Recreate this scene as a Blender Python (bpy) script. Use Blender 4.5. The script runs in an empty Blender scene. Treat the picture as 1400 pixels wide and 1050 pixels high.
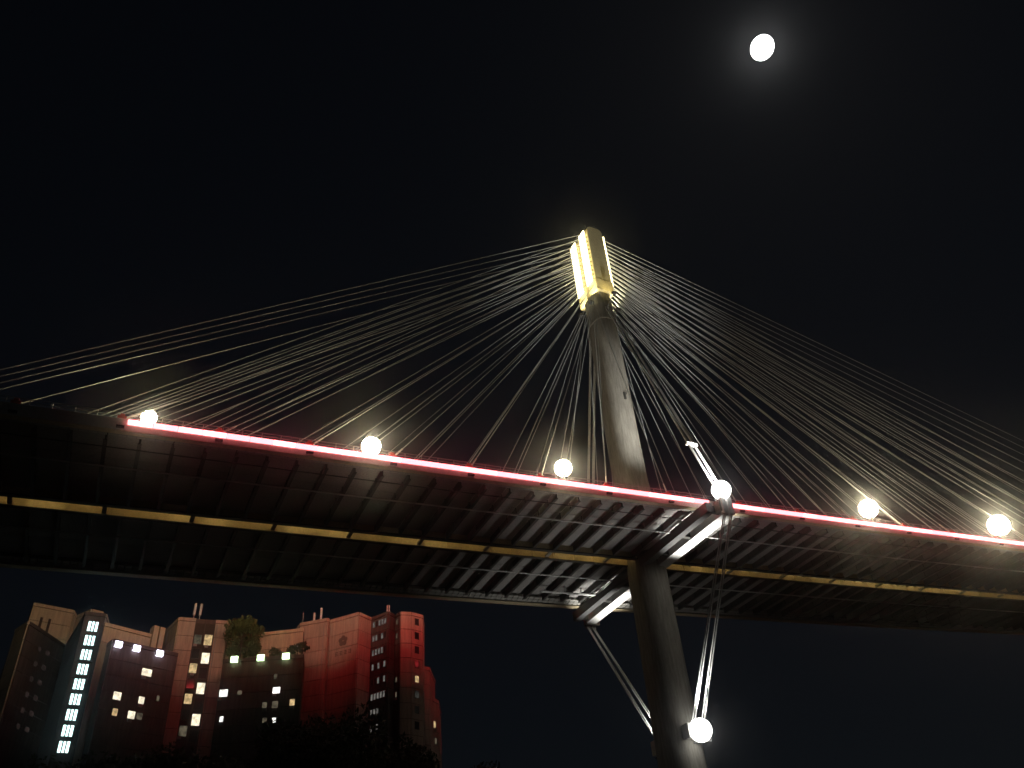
import bpy, bmesh, math, random
from mathutils import Vector, Matrix
random.seed(7)
SC = bpy.context.scene
COL = SC.collection
R = math.radians

# ------------------------------------------------------------------ camera
PITCH, ROLL, CAMZ = 0.66096, -0.08970, 1.7
fwd = Vector((0, math.cos(PITCH), math.sin(PITCH)))
up0 = Vector((0, -math.sin(PITCH), math.cos(PITCH)))
rt0 = Vector((1, 0, 0))
rt = rt0 * math.cos(ROLL) + up0 * math.sin(ROLL)
up = -rt0 * math.sin(ROLL) + up0 * math.cos(ROLL)
cd = bpy.data.cameras.new('camera')
cam = bpy.data.objects.new('camera', cd)
COL.objects.link(cam)
m = Matrix((rt, up, -fwd)).transposed().to_4x4()
m.translation = Vector((0, 0, CAMZ))
cam.matrix_world = m
cd.sensor_width = 36.0
cd.lens = 36.0 * 1162.16 / 1400.0
cd.clip_start = 0.5
cd.clip_end = 20000
SC.camera = cam

# ------------------------------------------------------------------ night sky, moonlight, exposure
MOON_DIR = Vector((0.29466, 0.50545, 0.81098)).normalized()
w = bpy.data.worlds.new('World')
SC.world = w
w.use_nodes = True
nt = w.node_tree
nt.nodes.clear()
sky = nt.nodes.new('ShaderNodeTexSky')
sky.sky_type = 'NISHITA'
sky.sun_disc = False
sky.sun_elevation = math.asin(MOON_DIR.z)
sky.sun_rotation = math.atan2(MOON_DIR.x, MOON_DIR.y)
sky.altitude = 0
sky.air_density = 1.0
sky.dust_density = 0.3
bg = nt.nodes.new('ShaderNodeBackground')
bg.inputs['Strength'].default_value = 0.0008
wo = nt.nodes.new('ShaderNodeOutputWorld')
hs_ = nt.nodes.new('ShaderNodeHueSaturation')
hs_.inputs['Saturation'].default_value = 0.8
nt.links.new(sky.outputs[0], hs_.inputs['Color'])
nt.links.new(hs_.outputs[0], bg.inputs[0])
nt.links.new(bg.outputs[0], wo.inputs[0])

sd = bpy.data.lights.new('moonlight', 'SUN')
sd.energy = 0.012
sd.angle = R(0.6)
sd.color = (0.9, 0.95, 1.0)
so = bpy.data.objects.new('moonlight', sd)
COL.objects.link(so)
so.rotation_euler = (-MOON_DIR).to_track_quat('-Z', 'Y').to_euler()
so.location = (60, 100, 300)

SC.view_settings.view_transform = 'Standard'
SC.view_settings.look = 'None'
SC.view_settings.exposure = 0
SC.view_settings.gamma = 1
SC.view_settings.use_curve_mapping = False
SC.render.engine = 'CYCLES'
SC.cycles.use_denoising = True
SC.cycles.max_bounces = 5
SC.cycles.diffuse_bounces = 3
SC.cycles.volume_bounces = 0
SC.cycles.sample_clamp_indirect = 4.0
SC.cycles.use_light_tree = True

# ------------------------------------------------------------------ materials
MAT = {}
def mat(name, col, rough=0.7, metal=0.0, var=0.12, scale=0.6, bump=0.0, streak=0.0, spec=0.3):
    """Procedural painted / concrete / foliage surface with tonal variation."""
    mt = bpy.data.materials.new(name)
    mt.use_nodes = True
    t = mt.node_tree
    b = t.nodes['Principled BSDF']
    b.inputs['Roughness'].default_value = rough
    b.inputs['Metallic'].default_value = metal
    b.inputs['Specular IOR Level'].default_value = spec
    tc = t.nodes.new('ShaderNodeNewGeometry')
    mp = t.nodes.new('ShaderNodeMapping')
    mp.inputs['Scale'].default_value = (scale, scale, scale * (0.12 if streak else 1.0))
    t.links.new(tc.outputs['Position'], mp.inputs['Vector'])
    nz = t.nodes.new('ShaderNodeTexNoise')
    nz.inputs['Detail'].default_value = 6
    nz.inputs['Roughness'].default_value = 0.65
    t.links.new(mp.outputs[0], nz.inputs['Vector'])
    cr = t.nodes.new('ShaderNodeValToRGB')
    v = var + streak
    cr.color_ramp.elements[0].position = 0.3
    cr.color_ramp.elements[1].position = 0.7
    cr.color_ramp.elements[0].color = tuple(max(0, c * (1 - v)) for c in col) + (1,)
    cr.color_ramp.elements[1].color = tuple(min(1, c * (1 + v)) for c in col) + (1,)
    t.links.new(nz.outputs['Fac'], cr.inputs[0])
    t.links.new(cr.outputs[0], b.inputs['Base Color'])
    if bump:
        n2 = t.nodes.new('ShaderNodeTexNoise')
        n2.inputs['Scale'].default_value = scale * 6
        n2.inputs['Detail'].default_value = 4
        t.links.new(tc.outputs['Position'], n2.inputs['Vector'])
        bp = t.nodes.new('ShaderNodeBump')
        bp.inputs['Strength'].default_value = bump
        bp.inputs['Distance'].default_value = 0.1
        t.links.new(n2.outputs['Fac'], bp.inputs['Height'])
        t.links.new(bp.outputs[0], b.inputs['Normal'])
    MAT[name] = mt
    return mt

def emit(name, col, strength, blotch=0.0, scale=1.0):
    """A surface that gives off light; blotch lets curtains and furniture show in lit windows."""
    mt = bpy.data.materials.new(name)
    mt.use_nodes = True
    t = mt.node_tree
    t.nodes.clear()
    o = t.nodes.new('ShaderNodeOutputMaterial')
    e = t.nodes.new('ShaderNodeEmission')
    e.inputs['Color'].default_value = tuple(col) + (1,)
    e.inputs['Strength'].default_value = strength
    if blotch:
        g = t.nodes.new('ShaderNodeNewGeometry')
        n = t.nodes.new('ShaderNodeTexNoise')
        n.inputs['Scale'].default_value = scale
        n.inputs['Detail'].default_value = 3
        t.links.new(g.outputs['Position'], n.inputs['Vector'])
        mr = t.nodes.new('ShaderNodeMapRange')
        mr.inputs['From Min'].default_value = 0.35
        mr.inputs['From Max'].default_value = 0.6
        mr.inputs['To Min'].default_value = strength * (1 - blotch)
        mr.inputs['To Max'].default_value = strength
        t.links.new(n.outputs['Fac'], mr.inputs['Value'])
        t.links.new(mr.outputs[0], e.inputs['Strength'])
    t.links.new(e.outputs[0], o.inputs['Surface'])
    MAT[name] = mt
    return mt

mat('ground_mat', (0.05, 0.05, 0.04), 0.95, var=0.4, scale=0.2)
mat('concrete', (0.30, 0.285, 0.25), 0.85, var=0.10, scale=0.5, bump=0.25, streak=0.22)
mat('slab_concrete', (0.34, 0.33, 0.32), 0.9, var=0.25, scale=0.8, bump=0.3)
mat('steel_dark', (0.06, 0.058, 0.055), 0.6, var=0.3, scale=0.7)
mat('steel_grey', (0.30, 0.29, 0.27), 0.6, var=0.2, scale=0.5)
mat('steel_pale', (0.62, 0.60, 0.54), 0.5, var=0.12, scale=0.5)
mat('girder_cream', (0.62, 0.52, 0.34), 0.55, var=0.15, scale=0.4)
mat('strut_grey', (0.10, 0.10, 0.10), 0.6, var=0.2)
mat('white_paint', (0.80, 0.80, 0.78), 0.45, var=0.06, scale=0.5)
mat('head_paint', (0.62, 0.54, 0.30), 0.6, var=0.10, scale=0.4)
mat('fairing_mat', (0.42, 0.41, 0.38), 0.75, var=0.2, scale=0.8)
mat('cable_sheath', (0.40, 0.42, 0.42), 0.5, var=0.08, scale=0.2)
mat('asphalt', (0.05, 0.05, 0.05), 0.9, var=0.3, scale=0.5)
mat('bracket_red', (0.5, 0.10, 0.08), 0.6, var=0.2)
mat('facade_beige', (0.48, 0.38, 0.31), 0.85, var=0.13, scale=0.35, bump=0.15, streak=0.10)
mat('facade_cream', (0.55, 0.47, 0.33), 0.85, var=0.14, scale=0.35, streak=0.10)
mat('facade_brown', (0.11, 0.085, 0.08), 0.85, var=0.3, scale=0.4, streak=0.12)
mat('facade_joint', (0.07, 0.05, 0.045), 0.9, var=0.2)
mat('facade_grey', (0.32, 0.32, 0.32), 0.85, var=0.2, scale=0.5)
mat('window_frame', (0.10, 0.09, 0.09), 0.5, var=0.1)
mat('dark_glass', (0.03, 0.03, 0.035), 0.12, var=0.2, spec=0.6)
mat('bark', (0.06, 0.045, 0.035), 0.9, var=0.3, scale=2)
mat('leaf', (0.055, 0.075, 0.03), 0.7, var=0.4, scale=0.7)
mat('leaf_pale', (0.08, 0.125, 0.04), 0.7, var=0.35, scale=0.9)
mat('emblem_dark', (0.17, 0.13, 0.11), 0.8, var=0.1)
mat('housing', (0.12, 0.12, 0.12), 0.5, metal=0.6, var=0.2)
for _i, _s in enumerate((5.0, 6.0, 7.2)):
    emit('led_red_%d' % _i, (1.0, 0.185, 0.205), _s)
emit('lamp_warm', (1.0, 0.87, 0.56), 75.0)
emit('lamp_sodium', (1.0, 0.72, 0.27), 17.0)
emit('lamp_sodium_old', (1.0, 0.66, 0.22), 8.0)
emit('led_far', (1.0, 0.05, 0.06), 12.0)
emit('lamp_far', (1.0, 0.79, 0.52), 190.0)
emit('head_glow', (1.0, 0.86, 0.46), 5.5)
emit('flood_white', (1.0, 0.98, 0.92), 5.0)
emit('flood_head', (1.0, 0.90, 0.55), 12.0)
emit('flood_violet', (0.86, 0.82, 1.0), 5.0)
emit('flood_green', (0.70, 1.0, 0.52), 5.0)
emit('win_white', (1.0, 0.90, 0.66), 1.5, 0.45, 1.3)
emit('win_amber', (1.0, 0.70, 0.34), 0.8, 0.6, 1.6)
emit('win_cool', (1.0, 1.0, 0.92), 1.8, 0.5, 1.5)
emit('win_stair', (0.70, 1.0, 0.97), 3.0, 0.25, 0.8)
emit('win_dim', (0.9, 0.75, 0.5), 0.14, 0.8, 1.8)
emit('win_grey', (0.85, 0.80, 0.72), 0.20, 0.7, 2.2)
emit('win_faint', (0.7, 0.45, 0.40), 0.05, 0.8, 2.0)
emit('moon_mat', (1.0, 1.0, 0.98), 6.0)

# ------------------------------------------------------------------ mesh helpers
def mesh_obj(name, verts, faces, material, parent=None, matrix=None, smooth=False):
    me = bpy.data.meshes.new(name)
    me.from_pydata([tuple(v) for v in verts], [], faces)
    if smooth:
        for p in me.polygons:
            p.use_smooth = True
    me.materials.append(MAT[material])
    return link(name, me, parent, matrix)

def link(name, me, parent=None, matrix=None):
    o = bpy.data.objects.new(name, me)
    COL.objects.link(o)
    if parent is not None:
        o.parent = parent
        o.matrix_parent_inverse = Matrix.Identity(4)
        pm = world_of(parent)
        o.matrix_basis = pm.inverted() @ (matrix if matrix is not None else Matrix.Identity(4))
    elif matrix is not None:
        o.matrix_basis = matrix
    return o

def world_of(o):
    mm = o.matrix_basis.copy()
    while o.parent is not None:
        o = o.parent
        mm = o.matrix_basis @ mm
    return mm

def empty(name, loc, parent=None):
    o = bpy.data.objects.new(name, None)
    o.empty_display_size = 1
    COL.objects.link(o)
    if parent is not None:
        o.parent = parent
        o.matrix_basis = world_of(parent).inverted() @ Matrix.Translation(loc)
    else:
        o.location = loc
        o.matrix_basis = Matrix.Translation(loc)
    return o

def tag(o, label=None, cat=None, group=None, kind=None):
    if label: o['label'] = label
    if cat: o['category'] = cat
    if group: o['group'] = group
    if kind: o['kind'] = kind
    return o

BOXF = [(0, 3, 2, 1), (4, 5, 6, 7), (0, 1, 5, 4), (1, 2, 6, 5), (2, 3, 7, 6), (3, 0, 4, 7)]
class MB:
    def __init__(s):
        s.v = []; s.f = []
    def box(s, x0, x1, y0, y1, z0, z1):
        b = len(s.v)
        s.v += [(x0, y0, z0), (x1, y0, z0), (x1, y1, z0), (x0, y1, z0), (x0, y0, z1), (x1, y0, z1), (x1, y1, z1), (x0, y1, z1)]
        s.f += [tuple(b + i for i in q) for q in BOXF]
        return s
    def tube(s, a, b, r0, r1=None, n=8, caps=True):
        a = Vector(a); b = Vector(b); r1 = r0 if r1 is None else r1
        d = (b - a).normalized()
        u = d.orthogonal().normalized(); w_ = d.cross(u)
        k = len(s.v)
        for p, r in ((a, r0), (b, r1)):
            for i in range(n):
                t = 2 * math.pi * i / n
                s.v.append(tuple(p + u * (r * math.cos(t)) + w_ * (r * math.sin(t))))
        for i in range(n):
            j = (i + 1) % n
            s.f.append((k + i, k + j, k + n + j, k + n + i))
        if caps:
            s.f.append(tuple(k + i for i in reversed(range(n))))
            s.f.append(tuple(k + n + i for i in range(n)))
        return s
    def hull(s, rings):
        """rings: list of equal-length vertex rings stacked into a closed solid."""
        k = len(s.v); n = len(rings[0])
        for r in rings:
            s.v += [tuple(p) for p in r]
        for q in range(len(rings) - 1):
            for i in range(n):
                j = (i + 1) % n
                s.f.append((k + q * n + i, k + q * n + j, k + (q + 1) * n + j, k + (q + 1) * n + i))
        s.f.append(tuple(k + i for i in reversed(range(n))))
        s.f.append(tuple(k + (len(rings) - 1) * n + i for i in range(n)))
        return s
    def ball(s, c, r, seg=14, rings=9, sq=1.0):
        k = len(s.v)
        s.v.append((c[0], c[1], c[2] - r * sq))
        for i in range(1, rings):
            t = -math.pi / 2 + math.pi * i / rings
            for j in range(seg):
                p = 2 * math.pi * j / seg
                s.v.append((c[0] + r * math.cos(t) * math.cos(p), c[1] + r * math.cos(t) * math.sin(p), c[2] + r * sq * math.sin(t)))
        s.v.append((c[0], c[1], c[2] + r * sq))
        top = len(s.v) - 1
        for j in range(seg):
            s.f.append((k, k + 1 + (j + 1) % seg, k + 1 + j))
            for i in range(rings - 2):
                a = k + 1 + i * seg
                s.f.append((a + j, a + (j + 1) % seg, a + seg + (j + 1) % seg, a + seg + j))
            a = k + 1 + (rings - 2) * seg
            s.f.append((a + j, a + (j + 1) % seg, top))
        return s
    def build(s, name, material, parent=None, matrix=None, smooth=False):
        return mesh_obj(name, s.v, s.f, material, parent, matrix, smooth)
    def mesh(s, name, material):
        me = bpy.data.meshes.new(name)
        me.from_pydata(s.v, [], s.f)
        me.materials.append(MAT[material])
        return me

def spot(name, parent, loc, target, power, angle, color, size=0.6, blend=0.9):
    d = bpy.data.lights.new(name, 'SPOT')
    d.energy = power
    d.spot_size = R(angle)
    d.spot_blend = blend
    d.shadow_soft_size = size
    d.color = color
    o = bpy.data.objects.new(name, d)
    COL.objects.link(o)
    mm = (Vector(target) - Vector(loc)).to_track_quat('-Z', 'Y').to_matrix().to_4x4()
    mm.translation = Vector(loc)
    o.parent = parent
    o.matrix_basis = world_of(parent).inverted() @ mm
    return o

# ------------------------------------------------------------------ bridge alignment
YAW, GRADE, H0, N1, ST = 0.49153, 0.05637, 65.278 + CAMZ, 100.07, 91.10
KN, KZ = 0.00766, 0.00887
TOT, GAP = 42.8, 2.6
W = (TOT - GAP) / 2
DV = Vector((math.cos(YAW), math.sin(YAW), GRADE)).normalized()
NV = Vector((-math.sin(YAW), math.cos(YAW), 0))
U0, U1 = -168.0, 250.0
def P(n, u, z=0.0):
    """Point on the bridge: n metres in from the near outer edge, u metres along from the tower, z above the girder soffit."""
    return NV * (N1 + n + KN * u * u / 100) + DV * (ST + u) + Vector((0, 0, H0 + z + KZ * u * u / 100))
def frame(u, n=0.0, z=0.0):
    x = (P(n, u + 0.5) - P(n, u - 0.5)).normalized()
    y = Vector((-x.y, x.x, 0)).normalized()
    zz = x.cross(y)
    mm = Matrix((x, y, zz)).transposed().to_4x4()
    mm.translation = P(n, u, z)
    return mm
TC = P(TOT / 2, -0.8)                       # tower axis at deck level
HD = Vector((DV.x, DV.y, 0)).normalized()    # horizontal direction along the bridge
def T(n, u, z):
    """Point in the tower's own upright frame."""
    return TC + NV * n + HD * u + Vector((0, 0, z))
TM = Matrix((HD, NV, Vector((0, 0, 1)))).transposed().to_4x4()
TM.translation = TC

# ------------------------------------------------------------------ ground, moon
g = mesh_obj('ground', [(-6000, -6000, 0), (6000, -6000, 0), (6000, 6000, 0), (-6000, 6000, 0)], [(0, 1, 2, 3)], 'ground_mat')
tag(g, kind='structure')

mo = MB().ball((0, 0, 0), 86, 32, 20).build('moon', 'moon_mat', None, Matrix.Translation(MOON_DIR * 6500) @ Matrix.Rotation(0.7, 4, 'Y') @ Matrix.Diagonal((0.90, 1, 1, 1)), True)
tag(mo, 'bright full white moon high in the black night sky', 'moon')

# ------------------------------------------------------------------ bridge
BR = empty('cable_stayed_bridge', P(TOT / 2, -0.8, -(H0)))
BR.location.z = 0
BR.matrix_basis = Matrix.Translation((TC.x, TC.y, 0))
tag(BR, 'cable stayed road bridge with a single mast and red lit deck edge', 'bridge')

def sweep(name, prof, u0, u1, step, material, parent):
    """Sweep a closed (n, z) profile along the curved deck line."""
    k = max(1, int(round((u1 - u0) / step)))
    rings = []
    for i in range(k + 1):
        u = u0 + (u1 - u0) * i / k
        rings.append([P(n, u, z) for n, z in prof])
    b = MB().hull(rings)
    return b.build(name, material, parent)
def rect(n0, n1, z0, z1):
    return [(n0, z0), (n1, z0), (n1, z1), (n0, z1)]

PITCHG = 4.15
LED0 = -94.0
def make_deck(side):
    """side 0: the deck nearest the camera, side 1: the far deck (mirrored)."""
    f = (lambda n: n) if side == 0 else (lambda n: TOT - n)
    def rc(a, b, z0, z1):
        a, b = f(a), f(b)
        return rect(min(a, b), max(a, b), z0, z1)
    dk = empty('bridge_deck', P(f(W / 2), 0, 0), BR)
    dk['label'] = 'near carriageway deck with red lit edge' if side == 0 else 'far carriageway deck seen from below'
    # outer edge girder: web plus flanges
    sweep('edge_girder', rc(0.10, 0.55, 0.10, 2.0), U0, U1, 6, 'steel_pale', dk)
    sweep('girder_flange', rc(-0.12, 0.75, 0.0, 0.097), U0, U1, 6, 'girder_cream', dk)
    sweep('edge_girder', rc(W - 0.55, W - 0.10, 0.10, 2.0), U0, U1, 6, 'girder_cream', dk)
    sweep('girder_flange', rc(W - 0.75, W + 0.0, -0.16 if side == 0 else 0.0, 0.097), U0, U1, 6, 'steel_dark', dk)
    sweep('carriageway', rc(0.56, W - 0.56, 1.93, 2.12), U0, U1, 6, 'asphalt', dk)
    # parapets
    for n in (0.25, W - 0.3):
        rl = MB()
        for i in range(int((U1 - U0) / 2.6)):
            u = U0 + 2.6 * i
            a = P(f(n), u, 2.0); rl.tube(a, a + Vector((0, 0, 1.0)), 0.05, n=4)
        k = 60
        for zz in (2.5, 3.0):
            for i in range(k):
                rl.tube(P(f(n), U0 + (U1 - U0) * i / k, zz), P(f(n), U0 + (U1 - U0) * (i + 1) / k, zz), 0.045, n=4)
        rl.build('parapet_railing', 'steel_grey', dk)
    # red edge lighting: added cutoff lip and light strip
    if side == 1:
        for a, b in ((-84.0, -2.9), (2.6, U1)):
            sweep('light_strip', rc(-0.12, 0.092, 0.86, 1.80), a, b, 6, 'led_far', dk)
    else:
        prof = [(-0.34, 1.74), (-0.22, 1.36), (0.092, 1.16), (0.092, 1.74)]
        mes = []
        for q in range(3):
            hb = MB().hull([[(x, y, z) for y, z in prof] for x in (-1.51, 1.51)])
            mes.append(hb.mesh('light_module', 'led_red_%d' % q))
        u = LED0 + 1.55
        while u < U1:
            if abs(u - 0.5) > 1.75:
                link('light_module', random.choice(mes), dk, frame(u, 0.0, 0.0))
            u += 3.1
    if side == 1:
        sweep('cutoff_lip', rc(-1.45, -0.125, 0.42, 0.50), U0, U1, 6, 'girder_cream', dk)  # lip added below the far strip to cut off its downward light
    # soffit fairing: two rows of small square panels with open joints
    fp = MB()
    i = 0
    u = U0
    while u < U1:
        for n0, n1, z in ((0.80, 1.50, 0.32), (1.62, 2.30, 0.50)):
            for q in ((u + 0.09, u + 1.07),):
                c = [P(f(n0), q[0], z), P(f(n0), q[1], z), P(f(n1), q[1], z + 0.15), P(f(n1), q[0], z + 0.15)]
                fp.hull([c, [p + Vector((0, 0, 0.08)) for p in c]])
        u += 1.16
    o = fp.build('fairing_panels', 'fairing_mat', dk)
    o['kind'] = 'stuff'
    # cross girders and precast slab panels: one mesh each, copied along the deck
    ga = MB()
    y0, y1 = 2.42, W - 0.60
    ga.box(-0.09, 0.09, y0, y1, 0.05, 1.16)
    ga.box(-0.26, 0.26, y0, y1, -0.05, 0.047)
    for yy in (5.2, 8.7, 12.2, 15.6):
        ga.box(-0.22, 0.22, yy - 0.05, yy + 0.05, 0.05, 1.16)
    gme = ga.mesh('cross_girder', 'steel_dark')
    pa = MB()
    pa.box(-PITCHG / 2 + 0.16, PITCHG / 2 - 0.16, y0 + 0.02, 8.66, 1.18, 1.92)
    pme1 = pa.mesh('slab_panel', 'slab_concrete')
    pa = MB()
    pa.box(-PITCHG / 2 + 0.16, PITCHG / 2 - 0.16, 8.72, y1, 1.18, 1.92)
    pme2 = pa.mesh('slab_panel', 'slab_concrete')
    k = int((U1 - U0) / PITCHG)
    flip = Matrix.Identity(4) if side == 0 else Matrix.Diagonal((1, -1, 1, 1))
    for i in range(k):
        u = -168.0 + PITCHG * i + 1.2
        mm = frame(u, f(0)) @ flip
        link('cross_girder', gme, dk, mm)
        mm = frame(u + PITCHG / 2, f(0)) @ flip
        link('slab_panel', pme1, dk, mm)
        link('slab_panel', pme2, dk, mm)
    # pipes and gantry rails under the deck
    for n, z, r, mn in (((8.7, -0.22, 0.13, 'white_paint'), (3.9, -0.15, 0.09, 'steel_dark')) if side == 0 else ((13.9, -0.22, 0.13, 'white_paint'),)):
        rb = MB()
        k2 = 70
        for i in range(k2):
            rb.tube(P(f(n), U0 + (U1 - U0) * i / k2, z), P(f(n), U0 + (U1 - U0) * (i + 1) / k2, z), r, n=6, caps=False)
        rb.build('gantry_rail', mn, dk)
    if side == 1:
        rb = MB()
        rb.tube(P(35.7, -16, -0.3), P(35.7, -3.5, -0.3), 0.2, n=6)
        rb.tube(P(35.7, -3.5, -0.3), P(28.9, -4.0, -0.3), 0.2, n=6)
        for u in (-15, -10.5, -7, -4):
            rb.tube(P(35.7, u, -0.3), P(35.7, u, 1.0), 0.12, n=5)
        rb.build('inspection_gantry', 'white_paint', dk)
    return dk
decks = [make_deck(0), make_deck(1)]

# web stiffeners on the inner face of the far deck
sme = MB().box(-0.05, 0.05, -0.14, 0.0, 0.10, 1.95).mesh('web_stiffener', 'girder_cream')
for i in range(98):
    link('web_stiffener', sme, decks[1], frame(-165 + PITCHG * i, W + GAP + 0.097, 0.0))
# lamps on the inner parapet of the near deck, shining into the gap between the decks
pl = MB().box(-1.5, 1.5, -0.06, 0.06, -0.07, 0.07)
plm = [pl.mesh('parapet_lamp', 'lamp_sodium'), pl.mesh('parapet_lamp', 'lamp_sodium_old')]
u = -158.0
while u < U1:
    link('parapet_lamp', random.choice(plm), decks[0], frame(u, W - 0.02, 2.35))
    u += 6.1

# small pipe clips hanging from the inner flange of the near deck
cl = MB()
u = 7.0
while u < 150:
    a = random.uniform(0.2, 0.6); d = random.uniform(0.10, 0.34)
    q = [P(W - 0.12, u, -0.17 - d), P(W - 0.12, u + a, -0.17 - d), P(W + 0.12, u + a, -0.17 - d), P(W + 0.12, u, -0.17 - d)]
    cl.hull([q, [p + Vector((0, 0, d + 0.2)) for p in q]])
    u += random.uniform(1.2, 3.4)
cl.build('pipe_clips', 'girder_cream', decks[0])['kind'] = 'stuff'
# ties between the decks at each cable station
LEFT = [-9.1 - 12.25 * k for k in range(9)] + [-112.6, -114.4, -116.2, -118.0]
RIGHT = [6.1 + 13.9 * k for k in range(16)]
for u in LEFT + RIGHT:
    if abs(u) < 8: continue
    b = MB().box(-0.3, 0.3, -0.3, GAP + 0.3, 0.25, 0.62)
    b.tube((0.0, -0.2, 0.5), (2.2, GAP + 0.1, 1.4), 0.12, n=6)
    b.build('deck_tie', 'steel_grey', BR, frame(u, W, 0.0))

# ------------------------------------------------------------------ tower
TW = empty('tower', T(0, 0, -TC.z), BR)
def octa(a, b, c, z):
    return [(a, -b + c, z), (a, b - c, z), (a - c, b, z), (-a + c, b, z), (-a, b - c, z), (-a, -b + c, z), (-a + c, -b, z), (a - c, -b, z)]
def shaft_ring(a, b, z):
    """Rounded shaft section (superellipse)."""
    q = []
    for i in range(40):
        t = 2 * math.pi * i / 40
        c, sn = math.cos(t), math.sin(t)
        e = 2 / 2.7
        q.append((a * math.copysign(abs(c) ** e, c), b * math.copysign(abs(sn) ** e, sn), z))
    return q
st_z = [(-TC.z, 3.6, 4.3), (-50, 3.5, 4.1), (-30, 3.3, 3.9), (-12, 3.2, 3.75), (0, 3.2, 3.7), (20, 3.0, 3.5), (45, 2.9, 3.45), (58.5, 2.75, 3.4), (68.5, 2.6, 3.35)]
rings = []
for (z0, a0, b0), (z1, a1, b1) in zip(st_z[:-1], st_z[1:]):
    k = max(1, int((z1 - z0) / 4.0))
    for i in range(k):
        t = i / k
        z = z0 + (z1 - z0) * t; a = a0 + (a1 - a0) * t; b = b0 + (b1 - b0) * t
        rings.append(shaft_ring(a, b, z))
rings.append(shaft_ring(2.6, 3.35, 68.5))
MB().hull(rings).build('shaft', 'concrete', TW, TM, True)
MB().hull([shaft_ring(2.85, 3.5, 60.2), shaft_ring(2.92, 3.55, 60.4), shaft_ring(2.92, 3.55, 61.2), shaft_ring(2.8, 3.45, 61.4)]).build('collar', 'concrete', TW, TM)
TMH = TM @ Matrix.Translation((0, 0, -3.4))
# core wall of the head between the two steel anchor boxes
MB().box(-1.5, 1.5, -3.2, 3.2, 70.3, 92.5).build('head_core', 'concrete', TW, TMH)
for y0, y1 in ((-3.9, -0.75), (0.75, 3.9)):
    b = MB()
    prof = []
    zt = 94.0
    # rounded shoulder in the (u, z) outline, extruded across
    pts = [(-2.15, 72.2), (2.15, 72.2), (2.15, zt - 1.3), (1.85, zt - 0.45), (1.2, zt), (-1.2, zt), (-1.85, zt - 0.45), (-2.15, zt - 1.3)]
    b.hull([[(x, y0, z) for x, z in reversed(pts)], [(x, y1, z) for x, z in reversed(pts)]])
    b.build('anchor_box', 'head_paint', TW, TMH)
    MB().box(-2.32, 2.32, y0 - 0.18, y1 + 0.18, 72.0, 75.4).build('anchor_box_foot', 'head_paint', TW, TMH)
MB().hull([[(2.5 * math.cos(t), 4.3 * math.sin(t), z) for t in [2 * math.pi * i / 16 for i in range(16)]] if s == 1 else [(1.3 * math.cos(t), 2.6 * math.sin(t), z) for t in [2 * math.pi * i / 16 for i in range(16)]] for z, s in ((94.05, 1), (94.35, 1), (95.4, 0))]).build('cap', 'steel_dark', TW, TMH)
MB().tube((0.4, 0, 95.3), (0.4, 0, 99.5), 0.09, 0.05, 6).box(0.15, 0.65, -0.25, 0.25, 96.2, 96.7).build('lightning_rod', 'steel_grey', TW, TMH)
# glowing panels added over the anchor box faces to turn them white
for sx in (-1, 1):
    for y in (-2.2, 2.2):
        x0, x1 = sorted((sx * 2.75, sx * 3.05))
        MB().box(x0, x1, y - 1.2, y + 1.2, 75.0, 92.4).build('head_glow_panel', 'head_glow', TW, TMH)
# anchor ribs up each loaded face
for sx in (-1, 1):
    for y in (-3.0, -1.4, 1.4, 3.0):
        x0, x1 = sorted((2.16 * sx, 2.75 * sx))
        rme = MB().box(x0, x1, y - 0.28, y + 0.28, 0, 0.5).mesh('anchor_rib', 'head_paint')
        for k in range(12):
            link('anchor_rib', rme, TW, TMH @ Matrix.Translation((0, 0, 75.6 + k * 1.45)))
MB().box(-0.25, 0.25, -3.72, -3.4, 36.8, 38.6).tube((0.3, -3.8, 38), (0.9, -3.9, 39.5), 0.08, n=5).build('shaft_hatch', 'steel_dark', TW, TM)

# transverse strut: two box beams through the tower at deck level
SN0, SN1 = -TOT / 2 - 2.2, TOT / 2 + 2.6
ZS = -3.6          # strut centre below TC (TC is the deck soffit on the tower axis)
ZS = -0.9
def strut_pt(u, n, z):
    return (u, n, z)
for x0, x1, mn in ((-2.9, -1.6, 'strut_grey'), (0.2, 2.4, 'white_paint')):
    b = MB().box(x0, x1, SN0, SN1, ZS - 1.05, ZS + 0.75)
    o = b.build('strut_beam', mn, BR, TM)
for n in (SN0 + 0.6, -14, -7, 7, 14, SN1 - 0.6):
    MB().box(-1.6, 0.2, n - 0.35, n + 0.35, ZS - 0.7, ZS + 0.5).build('strut_diaphragm', 'steel_dark', BR, TM)
def tipc(s): return 0.3 if s < 0 else 1.9
for s, n in ((-1, SN0), (1, SN1)):
    b = MB().box(-1.5 + tipc(s), 1.5 + tipc(s), min(n - 1.3 * s * -1, n - 0.0), max(n - 1.3 * s * -1, n - 0.0), ZS - 1.2, ZS + 0.9)
    b.build('strut_end_block', 'steel_grey', BR, TM)
    b = MB()
    for x in (tipc(s) - 0.65, tipc(s) + 0.65):
        b.box(x - 0.45, x + 0.45, n + s * 1.35 - 0.35, n + s * 1.35 + 0.35, ZS - 1.7, ZS + 1.5)
    b.build('cable_saddle', 'white_paint', BR, TM)

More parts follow.
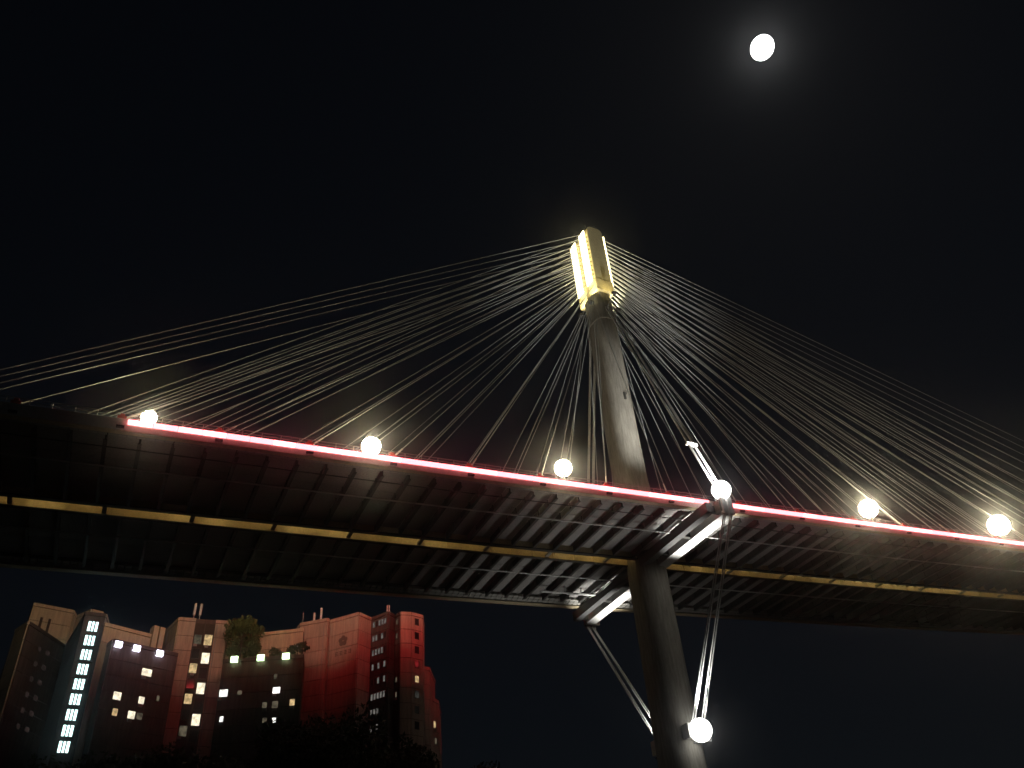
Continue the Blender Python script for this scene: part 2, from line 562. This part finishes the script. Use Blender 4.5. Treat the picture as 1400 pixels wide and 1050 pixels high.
# ------------------------------------------------------------------ cables: one unit cylinder mesh shared by all
uc = MB().tube((0, 0, 0), (0, 0, 1), 1.0, n=8, caps=False)
ucm = uc.mesh('stay_cable', 'cable_sheath')
for p in ucm.polygons: p.use_smooth = True
sbm = uc.mesh('stabilising_cable', 'white_paint')
for p in sbm.polygons: p.use_smooth = True
scm = MB().tube((0, 0, 0), (0, 0, 1), 1.0, 0.75, n=8).mesh('cable_socket', 'steel_pale')
def strand(name, a, b, r, parent=BR, me=ucm):
    a = Vector(a); b = Vector(b); d = b - a
    mm = d.to_track_quat('Z', 'Y').to_matrix().to_4x4() @ Matrix.Diagonal((r, r, d.length, 1))
    mm.translation = a
    return link(name, me, parent, mm)
PLANES = [(0.42, -3.0), (W - 0.4, -1.4), (W + GAP + 0.4, 1.4), (TOT - 0.42, 3.0)]
for n, hn in PLANES:
    for us, sgn, N_ in ((LEFT, -1, len(LEFT)), (RIGHT, 1, len(RIGHT))):
        for k, u in enumerate(us):
            t = k / (N_ - 1)
            if k < 3:
                hz = 62.6 + 2.0 * k; hu = sgn * 2.8
            else:
                hz = 70.2 + 18.0 * ((k - 3) / (N_ - 4)) ; hu = sgn * 2.6
            a = P(n, u, 2.0); b = T(hn, hu, hz)
            c = strand('stay_cable', a, b, 0.074)
            d = (b - a).normalized()
            s_ = strand('cable_socket', a - d * 0.4, a + d * 3.0, 0.16, BR, scm)
            # bracket that carries the socket
            s_.parent = c
            s_.matrix_basis = world_of(c).inverted() @ world_of(BR) @ s_.matrix_basis
            if n < 1 or n > TOT - 1:
                bk = MB().box(-0.55, 0.55, -0.25, 0.25, 0.0, 0.40).box(-0.3, 0.3, -0.16, 0.16, 0.40, 0.75)
                bk.build('cable_bracket', 'bracket_red', BR, frame(u, n, 2.13))
                s = -1 if n < 1 else 1
                bk = MB().box(-0.5, 0.5, min(s * 0.3, s * 0.62), max(s * 0.3, s * 0.62), -1.62, -1.32)
                bk.build('bracket_clamp', 'steel_dark', BR, frame(u, n, 2.13))

# stabilising cables: mast head - strut tip - mast foot, in two pairs each side
for s in (-1, 1):
    tip = SN0 - 0.0 if s < 0 else SN1
    tipn = tip + s * 1.35
    foot_n = s * 5.2
    for dx in (-0.82, -0.48, 0.48, 0.82):
        x = tipc(s) + dx
        xf = 0.8 + dx * 1.45
        a = T(tipn, x, ZS + 1.2)
        b = T(s * 3.6, dx * 0.9, 63.5)
        strand('stabilising_cable', a, b, 0.11, BR, sbm)
        a = T(tipn, x, ZS - 1.4)
        b = T(foot_n, xf, -30.8)
        strand('stabilising_cable', a, b, 0.11, BR, sbm)
    # spacer bar about sixteen metres up
    t = 0.225
    c = T(tipn, tipc(s), ZS + 1.2).lerp(T(s * 3.6, 0, 63.5), t)
    mm = TM.copy(); mm.translation = c
    MB().box(-1.15, 1.15, -0.3, 0.3, -0.22, 0.22).build('spacer_bar', 'white_paint', BR, mm)
    # bracket at the foot
    mm = TM.copy(); mm.translation = T(0, 0, 0)
    b = MB().box(-1.6, 2.2, min(s * 3.2, s * 5.6), max(s * 3.2, s * 5.6), -33.2, -30.9)
    b.build('foot_bracket', 'steel_pale', BR, mm)

# ------------------------------------------------------------------ lamps on the bridge
def street_lamp(u, n, z, label, group, r=1.15, lm='lamp_warm'):
    base = P(n, u, 2.13)
    o = empty('street_lamp', base)
    tag(o, label, 'street lamp', group)
    hgt = z - 2.13
    b = MB().tube((0, 0, 0), (0, 0, max(0.3, hgt - r)), 0.13, 0.09, 8)
    b.box(-0.22, 0.22, -0.22, 0.22, 0, 0.12)
    b.build('pole', 'steel_grey', o, Matrix.Translation(base))
    c = base + Vector((0, 0, hgt))
    MB().tube((0, 0, -r - 0.05), (0, 0, -r * 0.86), 0.32, 0.42, 12).build('lamp_collar', 'housing', o, Matrix.Translation(c))
    MB().ball((0, 0, 0), r, 32, 20).build('lamp_globe', lm, o, Matrix.Translation(c), True)
    return o
names = ['at the dark left end of the red strip', 'second from the left end of the red strip', 'just left of the mast',
         'first beyond the strut towards the right', 'at the right end of the picture']
for (u, z), nm, r in zip(((-91.7, 4.0), (-60.9, 4.6), (-28.2, 5.7), (41.4, 6.4), (81.3, 6.8)), names, (1.0, 1.4, 1.4, 1.8, 2.2)):
    street_lamp(u, 2.0, z, 'glowing warm white deck lamp ' + nm, 'lamps along the near deck edge', r)
for u, nm in ((-114.0, 'opposite the dark cream crowned block'), (-88.0, 'opposite the low wing'), (-64.0, 'opposite the large red block')):
    street_lamp(u, TOT - 8.0, 4.6, 'warm lamp on the far deck, ' + nm, 'lamps on the far deck', 0.42 if u < -100 else 0.85, 'lamp_far')

def flood(name, loc, aim, label, group, mat_, r, lights):
    """Cluster of round floodlight heads on a short yoke: housings, lenses and their beams."""
    loc = Vector(loc)
    o = empty(name, loc)
    tag(o, label, 'floodlight', group)
    d = (Vector(aim) - loc).normalized()
    q = d.to_track_quat('Z', 'Y').to_matrix().to_4x4()
    q.translation = loc
    hs = MB()
    spots_ = [(0.0, 0.0, 0.0)] + [(r * 0.60 * math.cos(t), r * 0.60 * math.sin(t), 0.12 * r * (-1) ** i) for i, t in enumerate([2 * math.pi * k / 6 for k in range(6)])]
    for x, y, z in spots_:
        hs.tube((x, y, -0.95 * r), (x, y, z - 0.40 * r), 0.10 * r, 0.16 * r, 10)
    hs.tube((0, 0, -1.3 * r), (0, 0, -0.9 * r), 0.12 * r, 0.12 * r, 8)
    hs.box(-r * 0.75, r * 0.75, -0.75 * r, 0.75 * r, -1.05 * r, -0.93 * r)
    hs.build('lamp_housing', 'housing', o, q)
    for k_, (x, y, z) in enumerate(spots_):
        MB().ball((x, y, z), (0.36 if k_ else 0.95) * r, 32, 20).build('lamp_lens', mat_, o, q, True)
    for tgt, pw, ang, colr in lights:
        spot('flood_beam', o, loc + (Vector(tgt) - loc).normalized() * (r * 1.3), tgt, pw, ang, colr)
    return o
WHT = (1.0, 0.97, 0.90)
nf = T(SN0 - 1.5, -0.1, 1.9)
flood('floodlight', nf, nf - HD * 4 - NV * 5, 'white floodlight cluster on the near strut tip above the red strip', 'floodlights on the mast', 'flood_white', 1.75,
      [(T(-3, 0, 50), 140000, 62, WHT)])
ff = T(SN1 + 1.5, 0.9, 2.5)
flood('floodlight', ff, T(4, 0, 50), 'white floodlight cluster on the far strut tip behind the deck', 'floodlights on the mast', 'flood_white', 0.9,
      [(T(4, 0, 50), 60000, 50, WHT)])
nb = T(-6.3, 0.2, -32.2)
flood('floodlight', nb, nb - HD * 4 - NV * 5, 'dazzling white floodlight cluster low on the mast side', 'floodlights at the mast foot', 'flood_white', 1.95,
      [(T(-12, -18, 0), 9000, 52, WHT), (T(-12, 18, 0), 4500, 46, WHT), (T(-15, 1.3, -1), 180000, 32, WHT)])
fb = T(6.3, 0.2, -32.2)
flood('floodlight', fb, T(20, 0, 0), 'white floodlight cluster low on the mast hidden by its shaft', 'floodlights at the mast foot', 'flood_white', 0.9,
      [(T(12, -18, 0), 9000, 52, WHT), (T(12, 18, 0), 3000, 46, WHT), (T(15, 1.3, -1), 180000, 32, WHT)])
# warm floodlights washing the mast head from brackets either side
for sx in (-1, 1):
    for n in (-2.4, 2.4):
        o = empty('head_floodlight', T(n, sx * 3.6, 65.0))
        tag(o, 'warm head floodlight on the %s side of the mast, %s box' % ('left' if sx < 0 else 'right', 'near' if n < 0 else 'far'), 'floodlight', 'floodlights washing the mast head')
        MB().box(-0.55, 0.55, -0.5, 0.5, -0.35, 0.2).tube((0, 0, -0.2), (-sx * 1.2, 0, -0.9), 0.08, n=6).build('lamp_housing', 'housing', o, TM @ Matrix.Translation((sx * 3.6, n, 65.0)))
        MB().box(-0.48, 0.48, -0.44, 0.44, 0.203, 0.26).build('lamp_lens', 'flood_head', o, TM @ Matrix.Translation((sx * 3.6, n, 65.0)))
        spot('flood_beam', o, T(n, sx * 4.4, 65.5), T(n, sx * 2.0, 81.6), 9000, 80, (1.0, 0.88, 0.52), 0.4)
o = empty('head_floodlight', T(-6.6, 0.2, 65.6))
tag(o, 'warm head floodlight facing the near anchor box', 'floodlight', 'floodlights washing the mast head')
mq = TM @ Matrix.Translation((0.2, -6.6, 65.6))
MB().box(-0.5, 0.5, -0.4, 0.4, -0.35, 0.2).tube((0, 0, -0.2), (0, 3.3, -1.4), 0.1, n=6).build('lamp_housing', 'housing', o, mq)
MB().box(-0.44, 0.44, -0.36, 0.36, 0.203, 0.26).build('lamp_lens', 'flood_head', o, mq)
spot('flood_beam', o, T(-6.6, 0.2, 66.1), T(-3.0, 0.2, 80.6), 1500, 95, (1.0, 0.80, 0.32), 0.4)

# ------------------------------------------------------------------ buildings
STOREY = 2.95
class Block:
    def __init__(s, name, label, origin):
        s.o = empty(name, (origin[0], origin[1], 0))
        tag(s.o, label, 'building', 'apartment blocks beyond the bridge')
    def core(s, pts, back, ztop, material, name='wall'):
        """Extruded footprint: visible front corners then back corners."""
        poly = [Vector((x, y, 0)) for x, y in list(pts) + list(back)]
        a = sum((poly[i].x * poly[(i + 1) % len(poly)].y - poly[(i + 1) % len(poly)].x * poly[i].y) for i in range(len(poly)))
        if a < 0: poly.reverse()
        return MB().hull([[p.copy() for p in poly], [p + Vector((0, 0, ztop)) for p in poly]]).build(name, material, s.o)
def face_matrix(a, b):
    a = Vector((a[0], a[1], 0)); b = Vector((b[0], b[1], 0))
    x = (b - a).normalized()
    y = Vector((-x.y, x.x, 0))
    if y.dot(Vector((0, 0, 0)) - (a + b) / 2) > 0: y = -y      # y points away from the viewer side, into the wall
    zz = Vector((0, 0, 1))
    mm = Matrix((x, y, zz)).transposed().to_4x4()
    mm.translation = a
    return mm, (b - a).length
def panels(blk, a, b, ztop, count, material, t0=None, t1=None, parapet=True):
    """Storey-high facade panels standing proud of the wall, with open joints between them."""
    mm, L = face_matrix(a, b)
    t0 = 0.0 if t0 is None else t0
    t1 = L if t1 is None else t1
    if parapet:
        MB().box(t0, t1, -0.26, 0.2, ztop - 0.55, ztop + 0.12).build('parapet', material, blk.o, mm)
    me = MB().box(t0 + 0.02, t1 - 0.02, -0.17, 0.05, 0.05, STOREY - 0.05).mesh('facade_panel', material)
    z = ztop - 0.6
    for i in range(count):
        z -= STOREY
        link('facade_panel', me, blk.o, mm @ Matrix.Translation((0, 0, z)))
    MB().box(t0 + 0.02, t1 - 0.02, -0.165, 0.05, 0.0, z - 0.02).build('lower_wall', material, blk.o, mm)
WK = {'w': 'win_white', 'a': 'win_amber', 'c': 'win_cool', 'd': 'win_dim', 'r': 'win_faint', 'g': 'win_grey', 'h': 'dark_glass', 'k': 'dark_glass', 's': 'win_stair'}
acr = random.Random(11)
def window(blk, a, b, t, z, ww, hh, kind, proud=0.17, panes=1):
    mm, L = face_matrix(a, b)
    fr = MB()
    x0, x1, z0, z1 = t - ww / 2, t + ww / 2, z - hh / 2, z + hh / 2
    y0, y1 = -proud - 0.07, -proud + 0.04
    e = 0.07
    fr.box(x0 - e, x1 + e, y0, y1, z1, z1 + e).box(x0 - e, x1 + e, y0 - 0.06, y1, z0 - e, z0)
    fr.box(x0 - e, x0, y0, y1, z0, z1).box(x1, x1 + e, y0, y1, z0, z1)
    for i in range(1, panes):
        xc = x0 + ww * i / panes
        fr.box(xc - 0.1, xc + 0.1, y0, y1, z0, z1)
    o = fr.build('window', 'window_frame', blk.o, mm)
    if kind in 'wacd' and hh > 0.95 and acr.random() < 0.55:      # air conditioner on the wall below the window
        xa = x0 + acr.uniform(-0.2, 0.3)
        MB().box(xa, xa + 0.72, -proud - 0.50, -proud - 0.09, z0 - 0.62, z0 - 0.12).build('air_conditioner', 'facade_grey', blk.o, mm)
    for i in range(panes):
        xa = x0 + ww * i / panes + (0.1 if i else 0); xb = x0 + ww * (i + 1) / panes - (0.1 if i < panes - 1 else 0)
        MB().box(xa + 0.004, xb - 0.004, -proud - 0.03, -proud - 0.005, z0 + 0.004, z1 - 0.004).build('pane', WK[kind], o, mm)
def extrude_back(p, d):
    v = Vector((p[0], p[1])).normalized()
    return (p[0] + v.x * d, p[1] + v.y * d)

# --- left block: dark bays under a cream crown, lit stair tower
A = [(-102.3, 157.5), (-98.0, 154.1), (-97.1, 167.5), (-85.9, 152.3), (-82.9, 154.0), (-86.0, 163.4)]
bA = Block('apartment_block', 'dark apartment block with cream crown and a column of white stair windows', (-95, 165))
bA.core(A, [(-92, 185), (-116, 178)], 72 + CAMZ, 'facade_joint')
panels(bA, A[0], A[1], 72 + CAMZ, 9, 'facade_cream')
panels(bA, A[1], A[2], 72 + CAMZ, 9, 'facade_brown', 0.2)
panels(bA, A[2], A[3], 72 + CAMZ, 9, 'facade_brown')
panels(bA, A[3], A[4], 72 + CAMZ, 9, 'facade_brown')
panels(bA, A[4], A[5], 72 + CAMZ, 9, 'facade_grey')
AC = [(-103.6, 162.6), (-97.7, 167.8), (-98.4, 170.8), (-93.8, 168.2), (-92.2, 170.0)]
bA.core(AC, [(-97, 186), (-114, 178)], 80 + CAMZ, 'facade_joint', 'crown_wall')
for i in range(4):
    panels(bA, AC[i], AC[i + 1], 80 + CAMZ, 3, 'facade_cream')
mmA, LA = face_matrix(AC[0], AC[1])
for t in (2.0, 3.6):
    MB().box(t, t + 0.5, -0.30, -0.18, 75.0, 79.0).build('crown_slot', 'facade_joint', bA.o, mmA)
for i in range(9):
    window(bA, A[3], A[4], 1.65, 71.0 - i * 2.76, 1.75, 1.95, 's', panes=3)
for c, t in ((0, 7.9), (1, 5.1)):
    for i in range(6):
        window(bA, A[1], A[2], t, 70.3 - i * STOREY - c * 0.2, 1.2 - 0.3 * c, 0.85, 'r')

# --- low wing with violet floods
bB = Block('apartment_block', 'low dark apartment wing with a cream roof band and three violet floodlights', (-73, 158))
BU = [(-80.1, 149.1), (-74.4, 156.2), (-72.7, 158.3)]
BL = [(-77.2, 148.2), (-68.8, 157.6)]
BS = (-82.9, 154.1)
bB.core([(-81.0, 149.6), BU[1], BU[2]], [(-78, 172), (-88, 168)], 68 + CAMZ, 'facade_joint', 'upper_wall')
panels(bB, BU[0], BU[1], 68 + CAMZ, 2, 'facade_cream')
panels(bB, BU[1], BU[2], 68 + CAMZ, 2, 'facade_cream')
bB.core([BS] + BL, [extrude_back(BL[1], 3), extrude_back(BS, 3)], 64.2 + CAMZ, 'facade_joint')
panels(bB, BS, BL[0], 64.2 + CAMZ, 6, 'facade_grey')
panels(bB, BL[0], BL[1], 64.2 + CAMZ, 6, 'facade_brown')
for t, z, ww, hh, k in ((7.2, 61.2, 1.9, 1.35, 'w'), (2.7, 56.1, 1.4, 1.4, 'w'), (7.2, 56.1, 1.05, 1.3, 'w'), (2.9, 53.3, 0.9, 1.25, 'a'), (5.9, 53.3, 1.3, 1.35, 'w'), (7.4, 53.3, 1.05, 1.15, 'd'), (10.2, 57.0, 0.5, 1.0, 'd')):
    window(bB, BL[0], BL[1], t, z, ww, hh, k)
MB().box(-75.2, -74.9, 157.6, 157.9, 68, 71.6).build('vent_pipe', 'facade_cream', bB.o)
mt, L = face_matrix(BU[1], BU[2])
for t in (0.2, 1.5):
    MB().box(t, t + 1.0, -0.9, 0.2, 63, 71.4).build('roof_turret', 'facade_cream', bB.o, mt)

# --- narrow red lit block
bC = Block('apartment_block', 'narrow red lit apartment block with a staggered column of yellow windows', (-66, 166))
C = [(-76.4, 166.0), (-70.1, 158.6), (-61.8, 162.4), (-63.4, 170.0)]
bC.core(C, [(-66, 180), (-80, 176)], 72 + CAMZ, 'facade_joint')
panels(bC, C[0], C[1], 72 + CAMZ, 9, 'facade_cream')
panels(bC, C[1], C[2], 72 + CAMZ, 9, 'facade_beige', 0.0, 3.1)
panels(bC, C[1], C[2], 72 + CAMZ, 9, 'facade_beige', 6.9, None)
panels(bC, C[2], C[3], 72 + CAMZ, 9, 'facade_beige')
mmC, LC = face_matrix(C[1], C[2])
MB().box(3.12, 6.88, -0.05, 0.2, 72.9, 73.8).box(4.9, 5.1, -0.12, 0.1, 45, 72.9).build('window_bay', 'facade_brown', bC.o, mmC)
for i in range(7):
    zz = 69.6 - i * 2.93
    window(bC, C[1], C[2], 4.0, zz + (0.1 if i else 0), 1.35, 1.9, {0: 'd', 2: 'a', 4: 'a', 6: 'd'}.get(i, 'k'), 0.04)
    window(bC, C[1], C[2], 5.95, zz - (0.75 if i else 0), 1.45, 2.15, {0: 'a', 1: 'w', 3: 'w', 5: 'w'}.get(i, 'k'), 0.04)
for t in (2.6, 3.7):
    MB().tube((t, 1.0, 73.5), (t, 1.0, 75.0), 0.08, n=6).tube((t, 1.0, 75.0), (t, 1.0, 77.4), 0.26, n=8).build('antenna', 'white_paint', bC.o, mmC)

# --- set-back wing with green floods
bD = Block('apartment_block', 'set back dark apartment wing with three green floodlights under its terrace edge', (-52, 160))
DU = [(-61.0, 161.3), (-45.7, 160.7)]
DL = [(-59.2, 156.2), (-44.1, 157.3)]
DUb = [(-62.6, 164.5), (-46.4, 163.8)]
bD.core(DUb, [(-49, 175), (-64, 175)], 69.6 + CAMZ, 'facade_joint', 'upper_wall')
panels(bD, DUb[0], DUb[1], 69.6 + CAMZ, 2, 'facade_cream')
bD.core(DL, [(-45.5, 163.3), (-61.5, 163.3)], 61.6 + CAMZ, 'facade_joint')
panels(bD, DL[0], DL[1], 61.6 + CAMZ, 6, 'facade_brown')
for t, z, ww, hh, k in ((0.95, 57.0, 1.5, 1.35, 'c'), (1.2, 52.3, 0.66, 1.0, 'c'), (10.2, 59.5, 0.55, 0.95, 'd'), (10.6, 56.9, 1.35, 1.2, 'c'), (10.6, 54.3, 1.05, 1.3, 'd'), (13.7, 54.5, 0.9, 1.2, 'a'), (8.7, 54.3, 0.8, 1.05, 'd'), (10.7, 51.5, 0.66, 0.9, 'c'), (9.0, 51.6, 0.8, 0.9, 'd'), (3.9, 56.9, 0.8, 0.8, 'd')):
    window(bD, DL[0], DL[1], t, z, ww, hh, k)
window(bD, DUb[0], DUb[1], 14.0, 67.2, 0.6, 1.7, 'd'); window(bD, DUb[0], DUb[1], 15.4, 67.4, 0.45, 0.9, 'c')

# --- big red lit block
bE = Block('apartment_block', 'large folded red lit apartment block with a faint dark emblem, right of the others', (-36, 172))
E_ = [(-51.0, 172.0), (-47.8, 166.7), (-42.1, 165.4), (-41.9, 166.6), (-35.3, 163.9), (-33.4, 167.3), (-29.4, 164.8), (-28.4, 167.1), (-27.0, 165.5), (-25.0, 166.2), (-23.0, 168.2), (-23.4, 173.5)]
bE.core(E_, [(-26, 186), (-50, 186)], 72 + CAMZ, 'facade_joint')
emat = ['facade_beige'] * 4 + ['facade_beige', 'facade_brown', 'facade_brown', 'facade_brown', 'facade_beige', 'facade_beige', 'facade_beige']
for i in range(len(E_) - 1):
    panels(bE, E_[i], E_[i + 1], 72 + CAMZ, 9, emat[i])
for r_ in range(8):
    for c_ in range(5):
        window(bE, E_[5], E_[6], 0.95 + 0.78 * c_, 72.0 - r_ * STOREY, 0.5, 1.2, 'h' if random.random() < 0.35 else 'g')
for i in range(8):
    window(bE, E_[9], E_[10], 1.35, 72.0 - i * STOREY, 0.9, 1.3, 'a' if i == 4 else 'k')
for i in (0, 1, 4, 5):
    window(bE, E_[7], E_[8], 1.05, 72.0 - i * STOREY, 0.5, 1.05, 'd')
mmE, LE = face_matrix(E_[3], E_[4])
em = MB()
for i in range(5):
    t = math.pi / 2 + 2 * math.pi * i / 5
    c = Vector((3.7 + 0.62 * math.cos(t), -0.19, 68.6 + 0.62 * math.sin(t)))
    em.hull([[(c.x + 0.5 * math.cos(q), y, c.z + 0.5 * math.sin(q)) for q in [2 * math.pi * j / 10 for j in range(10)]] for y in (-0.175 - 0.004 * i, -0.21 - 0.004 * i)])
em.build('emblem', 'emblem_dark', bE.o, mmE)
em = MB()
rnd = random.Random(3)
for i in range(4):
    x = 1.9 + 1.05 * i
    for q in range(3):
        em.box(x, x + 0.75, -0.20, -0.175, 65.75 + 0.32 * q, 65.87 + 0.32 * q)
    em.box(x + 0.15 + 0.12 * i, x + 0.28 + 0.12 * i, -0.205, -0.175, 65.7, 66.6)
em.build('emblem_lettering', 'emblem_dark', bE.o, mmE)
mmE1, _ = face_matrix(E_[1], E_[2])
for t, hh in ((2.2, 1.7), (3.7, 2.5)):
    MB().tube((t, 1.2, 73.6), (t, 1.2, 74.4), 0.07, n=6).tube((t, 1.2, 74.4), (t, 1.2, 74.4 + hh), 0.24, n=8).box(t - 0.35, t + 0.35, 0.9, 1.5, 73.6, 74.2).build('antenna', 'white_paint', bE.o, mmE1)
MB().tube((0.1, 0.3, 73.7), (0.1, 0.3, 76.2), 0.06, n=5).build('roof_mast', 'steel_pale', bE.o, mmE1)
mmE6, _ = face_matrix(E_[6], E_[7])
MB().tube((0.7, 0.8, 73.7), (0.7, 0.8, 75.6), 0.14, n=6).tube((1.4, 0.8, 73.7), (1.4, 0.8, 75.9), 0.14, n=6).build('antenna', 'white_paint', bE.o, mmE6)

for a_, b_, t_ in ((E_[3], E_[4], 0.5), (E_[1], E_[2], 5.3), (C[0], C[1], 4.2), (C[1], C[2], 7.3)):
    mp_, _ = face_matrix(a_, b_)
    own = bE if a_ in E_ else bC
    MB().tube((t_, -0.27, 40), (t_, -0.27, 72.6), 0.07, n=6).build('drain_pipe', 'facade_grey', own.o, mp_)

# --- stepped beige block beyond
bF = Block('apartment_block', 'stepped beige apartment block behind the right edge of the red block', (-20, 182))
F1 = [(-25.0, 172.5), (-22.5, 174.5), (-22.4, 182.5)]
F2 = [(-23.0, 176.0), (-21.4, 180.0), (-22.0, 189.0)]
bF.core(F1, [(-28, 186)], 63.2 + CAMZ, 'facade_joint')
panels(bF, F1[0], F1[1], 63.2 + CAMZ, 7, 'facade_beige'); panels(bF, F1[1], F1[2], 63.2 + CAMZ, 7, 'facade_beige')
bF.core(F2, [(-28, 192)], 58.0 + CAMZ, 'facade_joint', 'lower_step')
panels(bF, F2[0], F2[1], 58.0 + CAMZ, 6, 'facade_beige'); panels(bF, F2[1], F2[2], 58.0 + CAMZ, 6, 'facade_beige')
window(bF, F2[0], F2[1], 2.4, 54.5, 0.9, 1.4, 'a'); window(bF, F2[0], F2[1], 2.8, 51.4, 0.8, 1.2, 'd')

# --- facade floodlights
def wall_flood(a, b, t, z, mname, label, group):
    mm, L = face_matrix(a, b)
    p = mm @ Vector((t, -0.9, z))
    o = empty('wall_floodlight', p)
    tag(o, label, 'floodlight', group)
    mm2 = mm @ Matrix.Translation((t, 0, z))
    MB().box(-0.72, 0.72, -0.85, -0.45, 0.5, 0.68).box(-0.07, 0.07, -0.6, -0.15, 0.35, 0.5).box(-0.72, -0.66, -0.85, -0.45, -0.5, 0.5).box(0.66, 0.72, -0.85, -0.45, -0.5, 0.5).build('lamp_housing', 'housing', o, mm2)
    MB().box(-0.65, 0.65, -0.95, -0.5, -0.55, 0.49).build('lamp_lens', mname, o, mm2)
for t, nm in ((0.75, 'next to the stair tower'), (4.2, 'in the middle of the three'), (8.7, 'next to the red block')):
    wall_flood(BL[0], BL[1], t, 65.0, 'flood_violet', 'violet white wall floodlight on the low wing, ' + nm, 'violet floodlights on the low wing')
for t, nm in ((2.3, 'beside the narrow red block'), (7.2, 'in the middle of the three'), (11.9, 'beside the large red block')):
    wall_flood(DL[0], DL[1], t, 63.1, 'flood_green', 'green wall floodlight on the terrace edge, ' + nm, 'green floodlights on the terrace')

# ------------------------------------------------------------------ trees
def tree(base, hgt, rx, rz, label, group, seed, leafmat='leaf', n=2600, leaf=0.5):
    rnd = random.Random(seed)
    base = Vector(base)
    o = empty('tree', base)
    tag(o, label, 'tree', group)
    tr = MB()
    top = Vector((rnd.uniform(-.5, .5), rnd.uniform(-.5, .5), hgt - rz))
    tr.tube((0, 0, -0.2), top, hgt * 0.022, hgt * 0.012, 8)
    clumps = []
    k = 16
    for i in range(k):
        t = 2 * math.pi * (i * 0.618)
        e = rnd.uniform(-0.75, 0.95)
        rr = math.sqrt(max(0, 1 - e * e)) * rnd.uniform(0.5, 0.85)
        c = Vector((rx * rr * math.cos(t), rx * rr * math.sin(t), hgt - rz + rz * e * 0.75))
        clumps.append((c, rx * rnd.uniform(0.28, 0.46)))
        st = top * rnd.uniform(0.6, 1.0)
        md = (st + c) / 2 + Vector((0, 0, -0.1 * rz))
        tr.tube(st, md, hgt * 0.007, hgt * 0.005, 5, False)
        tr.tube(md, c, hgt * 0.005, hgt * 0.002, 5, False)
    tr.build('trunk', 'bark', o, Matrix.Translation(base))
    v = []; f = []
    for i in range(n):
        c, r = clumps[rnd.randrange(k)]
        d = Vector((rnd.gauss(0, 1), rnd.gauss(0, 1), rnd.gauss(0, 0.8)))
        d.normalize()
        p = c + d * r * (rnd.random() ** 0.45)
        a = Vector((rnd.gauss(0, 1), rnd.gauss(0, 1), rnd.gauss(0, 1))).normalized()
        b = a.orthogonal().normalized()
        s = leaf * rnd.uniform(0.5, 1.2)
        q = len(v)
        v += [p - a * s, p + b * s * 0.42, p + a * s, p - b * s * 0.42]
        f.append((q, q + 1, q + 2, q + 3))
    mesh_obj('crown', v, f, leafmat, o, Matrix.Translation(base))
    return o
TL = 'trees along the bottom of the picture'
for i, (x, y, h_, rx, rz, lb) in enumerate((
        (-36, 70, 22.0, 6.5, 5.5, 'dark tree below the lit stair windows'),
        (-29.5, 72, 22.6, 6.0, 5.0, 'dark tree below the violet lit wing'),
        (-26, 76, 22.2, 5.5, 5.0, 'dark tree below the narrow red block'),
        (-20.5, 74, 26.3, 5.2, 6.5, 'taller dark tree in front of the green lit wing'),
        (-15.5, 73, 25.0, 6.0, 6.5, 'broad dark tree in front of the large red block'),
        (-11.8, 74, 22.8, 3.6, 5.0, 'dark tree below the right edge of the large red block'),
        (-6.5, 80, 21.6, 4.5, 4.5, 'low dark tree right of the buildings'),
        (-43, 74, 18.0, 6.0, 5.0, 'low dark tree at the bottom left corner'))):
    tree((x, y, 0), h_, rx, rz, lb, TL, 20 + i, n=8000, leaf=0.27)
tree((-57.5, 160.6, 61.6 + CAMZ), 9.6, 3.9, 4.2, 'olive green tree growing on the terrace beside the narrow red block', None, 51, 'leaf_pale', 3000, 0.42)
for i, (t, hh) in enumerate(((9.2, 2.4), (12.6, 2.8), (14.4, 3.2))):
    mm, L = face_matrix(DL[0], DL[1])
    p = mm @ Vector((t, 1.6, 61.6 + CAMZ))
    tree(p, hh, 1.3, 1.0, ['small bush in the middle of the terrace', 'small bush on the terrace above the last green floodlight', 'tall bush on the terrace against the large red block'][i], 'bushes on the terrace', 70 + i, 'leaf', 500, 0.25)

# ------------------------------------------------------------------ haze added to imitate lens glow round lamps
hz = MB().box(-420, 420, -260, 620, -1.0, 190.0)
hm = bpy.data.materials.new('glow_haze')
hm.use_nodes = True
t_ = hm.node_tree
t_.nodes.clear()
ho = t_.nodes.new('ShaderNodeOutputMaterial')
pv = t_.nodes.new('ShaderNodeVolumePrincipled')
pv.inputs['Color'].default_value = (0.9, 0.92, 0.95, 1)
pv.inputs['Density'].default_value = 0.0005
pv.inputs['Anisotropy'].default_value = 0.974
t_.links.new(pv.outputs[0], ho.inputs['Volume'])
MAT['glow_haze'] = hm
hz = hz.build('haze', 'glow_haze')
tag(hz, 'thin haze added for lens glow round the lamps', 'haze', kind='stuff')
